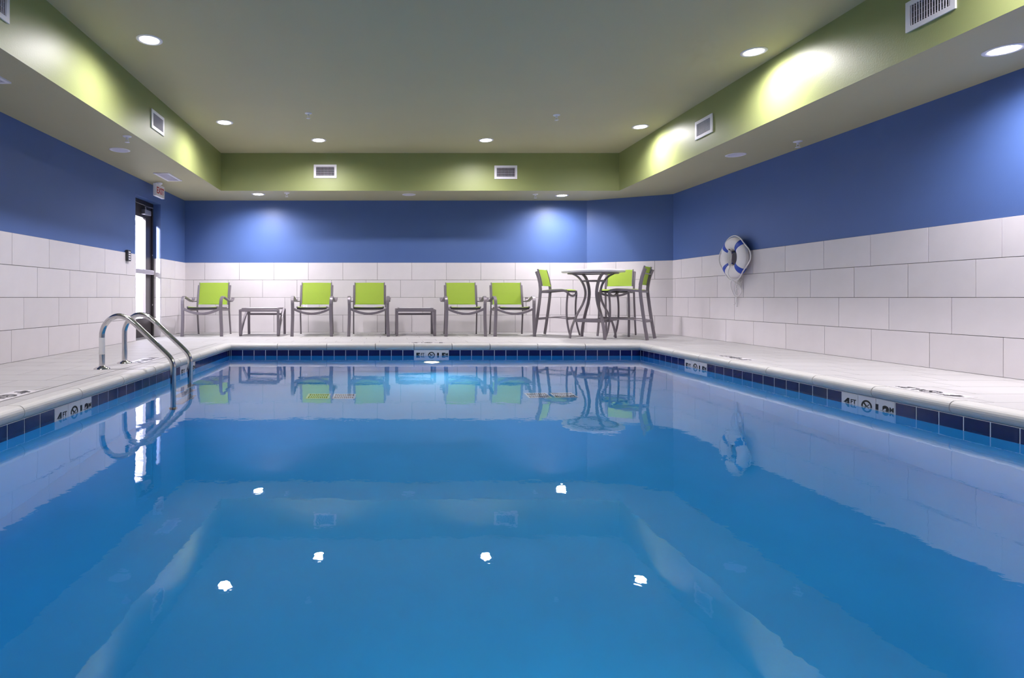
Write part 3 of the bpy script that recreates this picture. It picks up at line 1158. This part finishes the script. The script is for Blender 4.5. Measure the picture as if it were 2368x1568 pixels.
m_ = MB(); m_.bar([(0, 0, 0.085), (-0.13, 0.0, 0.085), (-0.16, 0.0, 0.115)], (0, 1, 0), 0.025, 0.008); o = m_.build('hook', 'black_plastic', t); o['label'] = 'black wall hook'
t2 = thing('throw_rope', 'coiled white throw rope hanging through the life ring', 'rope', (XR - TT, 7.80, 1.15))
rng = random.Random(3)
for k in range(5):
    w = 0.010 + 0.010 * k; L = 0.15 + 0.014 * k
    loop = []
    for j in range(28):
        a = 2 * PI * j / 28
        loop.append((-0.135 - 0.006 * k + 0.004 * math.sin(3 * a), -0.01 + w * math.sin(a) * (0.75 + 0.25 * math.cos(a)), 0.095 - L * (1 - math.cos(a)) / 2))
    m_ = MB(); m_.tube(loop, 0.005, 6, closed=True); m_.build('rope_coil', 'rope_white', t2)
tail = spline([(-0.13, -0.01, -0.06), (-0.17, 0.0, -0.2), (-0.15, -0.04, -0.29), (-0.05, -0.06, -0.38), (-0.02, -0.05, -0.46), (-0.02, 0.04, -0.52), (-0.02, 0.10, -0.44), (-0.02, 0.09, -0.34), (-0.02, 0.0, -0.36), (-0.02, -0.06, -0.30), (-0.02, 0.02, -0.29), (-0.02, 0.04, -0.37), (-0.02, -0.04, -0.39), (-0.02, -0.02, -0.33), (-0.02, 0.05, -0.33), (-0.02, 0.06, -0.42), (-0.02, 0.06, -0.52), (-0.02, 0.08, -0.60), (-0.02, 0.12, -0.63)], 6)
m_ = MB(); m_.tube(tail, 0.0055, 6); m_.build('rope_tail', 'rope_white', t2)
tail = spline([(-0.02, 0.09, -0.34), (-0.02, 0.17, -0.30), (-0.02, 0.19, -0.38), (-0.02, 0.12, -0.50), (-0.02, 0.06, -0.55), (-0.02, 0.05, -0.66)], 6)
m_ = MB(); m_.tube(tail, 0.005, 6); m_.build('rope_tail', 'rope_white', t2)
for k in range(3):
    loop = [(-0.03 - 0.008 * k, -0.01 + (0.045 - 0.006 * k) * math.cos(2 * PI * j / 20), -0.345 - 0.022 * k + 0.035 * math.sin(2 * PI * j / 20)) for j in range(20)]
    m_ = MB(); m_.tube(loop, 0.004, 6, closed=True); m_.build('rope_coil', 'rope_white', t2)


# ------------------------------------------------------------------ furniture
def fabric(name, parent, x0, x1, path, bow, thick=0.003, nx=8, mat='lime_mesh'):
    """sling stretched between x0..x1 following path (y,z); bow = sag along normal"""
    P = [Vector((0, a, b)) for a, b in path]
    n = len(P)
    top, bot = [], []
    for i in range(n):
        T = (P[min(i + 1, n - 1)] - P[max(i - 1, 0)]).normalized()
        N = Vector((1, 0, 0)).cross(T).normalized()
        for j in range(nx + 1):
            u = j / nx
            s = bow * (1 - (2 * u - 1) ** 2)
            p = P[i] - N * s
            top.append((x0 + (x1 - x0) * u, p.y + N.y * thick / 2, p.z + N.z * thick / 2))
            bot.append((x0 + (x1 - x0) * u, p.y - N.y * thick / 2, p.z - N.z * thick / 2))
    m2 = MB()
    k = nx + 1
    o = n * k
    fs = []
    for i in range(n - 1):
        for j in range(nx):
            a, b, c, d_ = i * k + j, i * k + j + 1, (i + 1) * k + j + 1, (i + 1) * k + j
            fs += [(a, b, c, d_), (o + a, o + d_, o + c, o + b)]
    for i in range(n - 1):
        fs += [(i * k, (i + 1) * k, o + (i + 1) * k, o + i * k), (i * k + nx, o + i * k + nx, o + (i + 1) * k + nx, (i + 1) * k + nx)]
    for j in range(nx):
        fs += [(j, o + j, o + j + 1, j + 1), ((n - 1) * k + j, (n - 1) * k + j + 1, o + (n - 1) * k + j + 1, o + (n - 1) * k + j)]
    m2.add(top + bot, fs, 0, False)
    return m2.build(name, mat, parent)


def make_chair(label):
    t = thing('armchair', label, 'chair', group='lime sling armchairs along the far wall')
    M = 'chair_metal'
    for s in (-1, 1):
        leg = spline([(s * 0.312, -0.325, 0.004), (s * 0.308, -0.318, 0.13), (s * 0.302, -0.325, 0.30), (s * 0.300, -0.335, 0.44), (s * 0.302, -0.335, 0.52)], 4)
        m2 = MB(); m2.bar(leg, (1, 0, 0), 0.050, 0.026); lg = m2.build('leg', M, t)
        m2 = MB(); m2.box(s * 0.312 - 0.024, s * 0.312 + 0.024, -0.339, -0.311, 0.0, 0.006); m2.build('foot_cap', 'black_plastic', lg)
        arm = spline([(s * 0.302, -0.335, 0.52), (s * 0.305, -0.325, 0.575), (s * 0.308, -0.29, 0.615), (s * 0.310, -0.235, 0.628), (s * 0.313, -0.14, 0.610), (s * 0.318, 0.0, 0.578),
                      (s * 0.322, 0.13, 0.556), (s * 0.326, 0.21, 0.556), (s * 0.330, 0.262, 0.58), (s * 0.332, 0.278, 0.615)], 4)
        m2 = MB(); m2.bar(arm, (1, 0, 0), 0.050, 0.022); m2.build('armrest', M, t)
        post = spline([(s * 0.272, 0.365, 0.004), (s * 0.270, 0.325, 0.2), (s * 0.268, 0.285, 0.40), (s * 0.268, 0.285, 0.50), (s * 0.268, 0.315, 0.66), (s * 0.268, 0.362, 0.82)], 4)
        m2 = MB(); m2.bar(post, (1, 0, 0), 0.022, 0.036); lg = m2.build('leg', M, t)
        m2 = MB(); m2.box(s * 0.272 - 0.012, s * 0.272 + 0.012, 0.346, 0.386, 0.0, 0.006); m2.build('foot_cap', 'black_plastic', lg)
        m2 = MB(); m2.tube([(s * 0.318, 0.17, 0.548), (s * 0.275, 0.29, 0.552)], 0.009, 8); m2.build('arm_bolt', M, t)
        m2 = MB(); m2.bar([(s * 0.248, 0.268, 0.495), (s * 0.248, 0.30, 0.66), (s * 0.248, 0.352, 0.868)], (1, 0, 0), 0.018, 0.022); m2.build('back_rail', M, t)
        m2 = MB(); m2.bar([(s * 0.235, -0.31, 0.462), (s * 0.235, -0.05, 0.447), (s * 0.235, 0.24, 0.440)], (1, 0, 0), 0.020, 0.028); m2.build('seat_rail', M, t)
        m2 = MB(); m2.bar([(s * 0.285, -0.325, 0.425), (s * 0.268, 0.0, 0.415), (s * 0.262, 0.285, 0.41)], (1, 0, 0), 0.016, 0.03); m2.build('side_rail', M, t)
    m2 = MB(); m2.bar(spline([(-0.295, -0.335, 0.442), (-0.2, -0.335, 0.400), (-0.1, -0.335, 0.371), (0, -0.335, 0.360), (0.1, -0.335, 0.371), (0.2, -0.335, 0.400), (0.295, -0.335, 0.442)], 4), (0, 1, 0), 0.022, 0.040)
    m2.build('front_stretcher', M, t)
    m2 = MB(); m2.bar([(-0.26, 0.285, 0.42), (0.26, 0.285, 0.42)], (0, 1, 0), 0.022, 0.03); m2.build('rear_stretcher', M, t)
    m2 = MB(); m2.bar([(-0.26, 0.350, 0.772), (0, 0.362, 0.768), (0.26, 0.350, 0.772)], (0, 1, 0), 0.012, 0.022); m2.build('back_stretcher', M, t)
    m2 = MB(); m2.bar([(-0.235, -0.306, 0.447), (0.235, -0.306, 0.447)], (0, 1, 0), 0.018, 0.026); m2.build('seat_frame', 'black_plastic', t)
    bk = fabric('back_sling', t, -0.242, 0.242, [(0.27, 0.505), (0.288, 0.60), (0.308, 0.70), (0.333, 0.80), (0.349, 0.863)], -0.012)
    fabric('seat_sling', t, -0.228, 0.228, [(-0.302, 0.463), (-0.285, 0.470), (-0.05, 0.457), (0.12, 0.450), (0.25, 0.448)], 0.012)
    for z0, y0 in ((0.505, 0.263), (0.857, 0.340)):
        m2 = MB(); m2.bar([(-0.242, y0, z0), (0, y0 + 0.012, z0), (0.242, y0, z0)], (0, 0.25, 1), 0.012, 0.006); o = m2.build('hem', 'lime_hem', bk)
    return t


chairs = [(-2.91, 'lime sling armchair in the far left corner beside the door'),
          (-1.175, 'lime sling armchair just right of the white-topped left side table'),
          (-0.28, 'lime sling armchair just left of the dark side table in the middle'),
          (1.257, 'lime sling armchair just right of the dark side table in the middle'),
          (2.03, 'lime sling armchair against the bar stool on the left of the bar table')]
c0 = None
YC = 9.52
for x, lab in chairs:
    if c0 is None:
        c0 = make_chair(lab); c0.location = (x, YC, 0)
    else:
        dup(c0, (x, YC, 0), None, lab)


def make_stool(label):
    t = thing('bar_stool', label, 'bar stool', group='lime sling bar stools round the bar table')
    M = 'chair_metal'
    for s in (-1, 1):
        post = spline([(s * 0.232, 0.300, 0.004), (s * 0.228, 0.268, 0.2), (s * 0.225, 0.232, 0.45), (s * 0.222, 0.205, 0.68), (s * 0.222, 0.205, 0.78), (s * 0.222, 0.232, 0.92), (s * 0.222, 0.272, 1.035)], 5)
        m2 = MB(); m2.bar(post, (1, 0, 0), 0.026, 0.044); m2.build('leg', M, t)
        fl = spline([(s * 0.235, -0.285, 0.004), (s * 0.230, -0.245, 0.15), (s * 0.226, -0.222, 0.32), (s * 0.224, -0.222, 0.52), (s * 0.222, -0.238, 0.69)], 5)
        m2 = MB(); m2.bar(fl, (1, 0, 0), 0.034, 0.024); m2.build('leg', M, t)
        sr = spline([(s * 0.222, -0.238, 0.69), (s * 0.222, -0.205, 0.715), (s * 0.222, -0.14, 0.730), (s * 0.222, 0.0, 0.727), (s * 0.222, 0.20, 0.71)], 5)
        m2 = MB(); m2.bar(sr, (1, 0, 0), 0.024, 0.034); m2.build('side_rail', M, t)
        m2 = MB(); m2.bar([(s * 0.198, 0.186, 0.80), (s * 0.198, 0.21, 0.92), (s * 0.198, 0.258, 1.075)], (1, 0, 0), 0.018, 0.024); m2.build('back_rail', M, t)
        fs_ = spline([(s * 0.228, -0.23, 0.285), (s * 0.228, -0.05, 0.298), (s * 0.228, 0.13, 0.292), (s * 0.228, 0.255, 0.275)], 4)
        m2 = MB(); m2.bar(fs_, (1, 0, 0), 0.022, 0.014); m2.build('foot_rail', M, t)
    m2 = MB(); m2.bar([(-0.225, -0.232, 0.285), (0.225, -0.232, 0.285)], (0, 1, 0), 0.022, 0.042); m2.build('footrest', M, t)
    m2 = MB(); m2.bar([(-0.225, 0.255, 0.272), (0.225, 0.255, 0.272)], (0, 1, 0), 0.022, 0.04); m2.build('rear_stretcher', M, t)
    m2 = MB(); m2.bar([(-0.22, 0.205, 0.705), (0.22, 0.205, 0.705)], (0, 1, 0), 0.022, 0.035); m2.build('rear_stretcher', M, t)
    m2 = MB(); m2.bar(spline([(-0.215, -0.238, 0.690), (-0.12, -0.238, 0.655), (0, -0.238, 0.642), (0.12, -0.238, 0.655), (0.215, -0.238, 0.690)], 4), (0, 1, 0), 0.022, 0.034); m2.build('front_stretcher', M, t)
    m2 = MB(); m2.bar([(-0.22, 0.248, 0.965), (0.22, 0.248, 0.965)], (0, 1, 0), 0.012, 0.018); m2.build('back_stretcher', M, t)
    bk = fabric('back_sling', t, -0.192, 0.192, [(0.19, 0.805), (0.20, 0.86), (0.213, 0.92), (0.234, 1.0), (0.254, 1.068)], -0.008)
    fabric('seat_sling', t, -0.212, 0.212, [(-0.245, 0.715), (-0.22, 0.737), (-0.14, 0.750), (0.0, 0.747), (0.17, 0.732)], 0.006)
    m2 = MB(); m2.bar([(-0.21, -0.24, 0.712), (0.21, -0.24, 0.712)], (0, 1, 0), 0.018, 0.03); m2.build('seat_frame', 'black_plastic', t)
    for z0, y0 in ((0.808, 0.182), (1.062, 0.245)):
        m2 = MB(); m2.bar([(-0.192, y0, z0), (0, y0 + 0.008, z0), (0.192, y0, z0)], (0, 0.25, 1), 0.012, 0.005); m2.build('hem', 'lime_hem', bk)
    return t


def stool_pose(bc, f):
    f = Vector(f).normalized()
    # local forward is -y ; rz such that R(0,-1) = f
    rz = math.atan2(f.x, -f.y)
    # local back-feet centre is at y=+0.30
    p = Vector(bc) + f * 0.30
    return (p.x, p.y, 0), (0, 0, rz)


st = [((2.53, 9.60), (0.815, -0.58), 'lime bar stool on the left of the bar table, facing right'),
      ((3.90, 9.68), (-0.55, -0.835), 'lime bar stool behind the bar table in front of the angled wall'),
      ((3.88, 8.53), (-0.80, 0.60), 'lime bar stool on the right of the bar table, back turned to the viewer')]
s0_ = None
for bc, f, lab in st:
    loc, rot = stool_pose(bc, f)
    if s0_ is None:
        s0_ = make_stool(lab); s0_.location = loc; s0_.rotation_euler = rot
    else:
        dup(s0_, loc, rot, lab)

# bar table
t = thing('bar_table', 'round white-topped bar table on four curved metal legs', 'table', (3.13, 8.82, 0), R(7))
m_ = MB(); m_.lathe([(0.001, 1.028), (0.445, 1.028), (0.456, 1.022), (0.458, 1.008), (0.452, 0.994), (0.42, 0.990), (0.001, 0.990)], 48); m_.build('table_top', 'table_white', t)
m_ = MB(); m_.lathe([(0.37, 0.99), (0.37, 0.972), (0.345, 0.972), (0.345, 0.99)], 40); m_.build('top_ring', 'chair_metal', t)
for k in range(4):
    a = k * PI / 2
    pr = spline([(0.365, 0.0, 0.003), (0.352, 0, 0.10), (0.315, 0, 0.22), (0.24, 0, 0.38), (0.16, 0, 0.52), (0.12, 0, 0.64), (0.125, 0, 0.74), (0.165, 0, 0.84), (0.235, 0, 0.925), (0.335, 0, 0.98)], 5)
    rot = Matrix.Rotation(a, 3, 'Z')
    m_ = MB(); m_.bar([rot @ p for p in pr], rot @ Vector((0, 1, 0)), 0.045, 0.020); m_.build('leg', 'chair_metal', t)
    b_ = a + PI / 2
    p0 = Vector((math.cos(a) * 0.295, math.sin(a) * 0.295, 0.27)); p1 = Vector((math.cos(b_) * 0.295, math.sin(b_) * 0.295, 0.27))
    m_ = MB(); m_.bar([p0, p1], (p1 - p0).cross(Vector((0, 0, 1))).normalized(), 0.02, 0.045); m_.build('stretcher', 'chair_metal', t)
m_ = MB(); m_.tube([(0.175 * math.cos(2 * PI * k / 32), 0.175 * math.sin(2 * PI * k / 32), 0.865) for k in range(32)], 0.009, 8, closed=True); m_.build('brace_ring', 'chair_metal', t)


def make_table(label):
    t = thing('side_table', label, 'side table', group='side tables between the armchairs')
    M = 'chair_metal'
    for s in (-1, 1):
        x = s * 0.300
        pr = spline([(x, -0.300, 0.425), (x, -0.300, 0.25), (x, -0.298, 0.06), (x, -0.288, 0.02), (x, -0.268, 0.012), (x, -0.248, 0.03), (x, -0.215, 0.10), (x, -0.05, 0.26), (x, 0.15, 0.40),
                     (x, 0.20, 0.425), (x, 0.255, 0.425), (x, 0.275, 0.40), (x, 0.28, 0.33), (x, 0.285, 0.15), (x, 0.295, 0.003)], 5)
        m2 = MB(); m2.bar(pr, (1, 0, 0), 0.042, 0.014); m2.build('leg_frame', M, t)
    m2 = MB(); m2.bar([(-0.32, -0.300, 0.408), (0.32, -0.300, 0.408)], (0, 1, 0), 0.02, 0.034); m2.build('front_stretcher', M, t)
    m2 = MB(); m2.bar([(-0.28, 0.10, 0.345), (0.28, 0.10, 0.345)], (0, 1, 0), 0.022, 0.03); m2.build('rear_stretcher', M, t)
    m2 = MB(); m2.bbox(-0.262, 0.262, -0.29, 0.27, 0.432, 0.446, 0.004); m2.build('top_panel', 'table_white', t)
    m2 = MB()
    for (a, b, c, d_) in ((-0.278, 0.278, -0.30, -0.275), (-0.278, 0.278, 0.26, 0.285), (-0.278, -0.258, -0.275, 0.26), (0.258, 0.278, -0.275, 0.26)):
        m2.box(a, b, c, d_, 0.424, 0.449)
    m2.build('top_frame', M, t)
    for sx in (-1, 1):
        for yy in (-0.28, 0.24):
            m2 = MB(); m2.box(sx * 0.268, sx * 0.305, yy - 0.01, yy + 0.01, 0.418, 0.432); m2.build('bracket', M, t)
    return t


tb = make_table('side table with a bright white top right of the corner armchair')
tb.location = (-2.01, 9.52, 0)
dup(tb, (0.47, 9.52, 0), None, 'dark side table in the middle of the far wall')
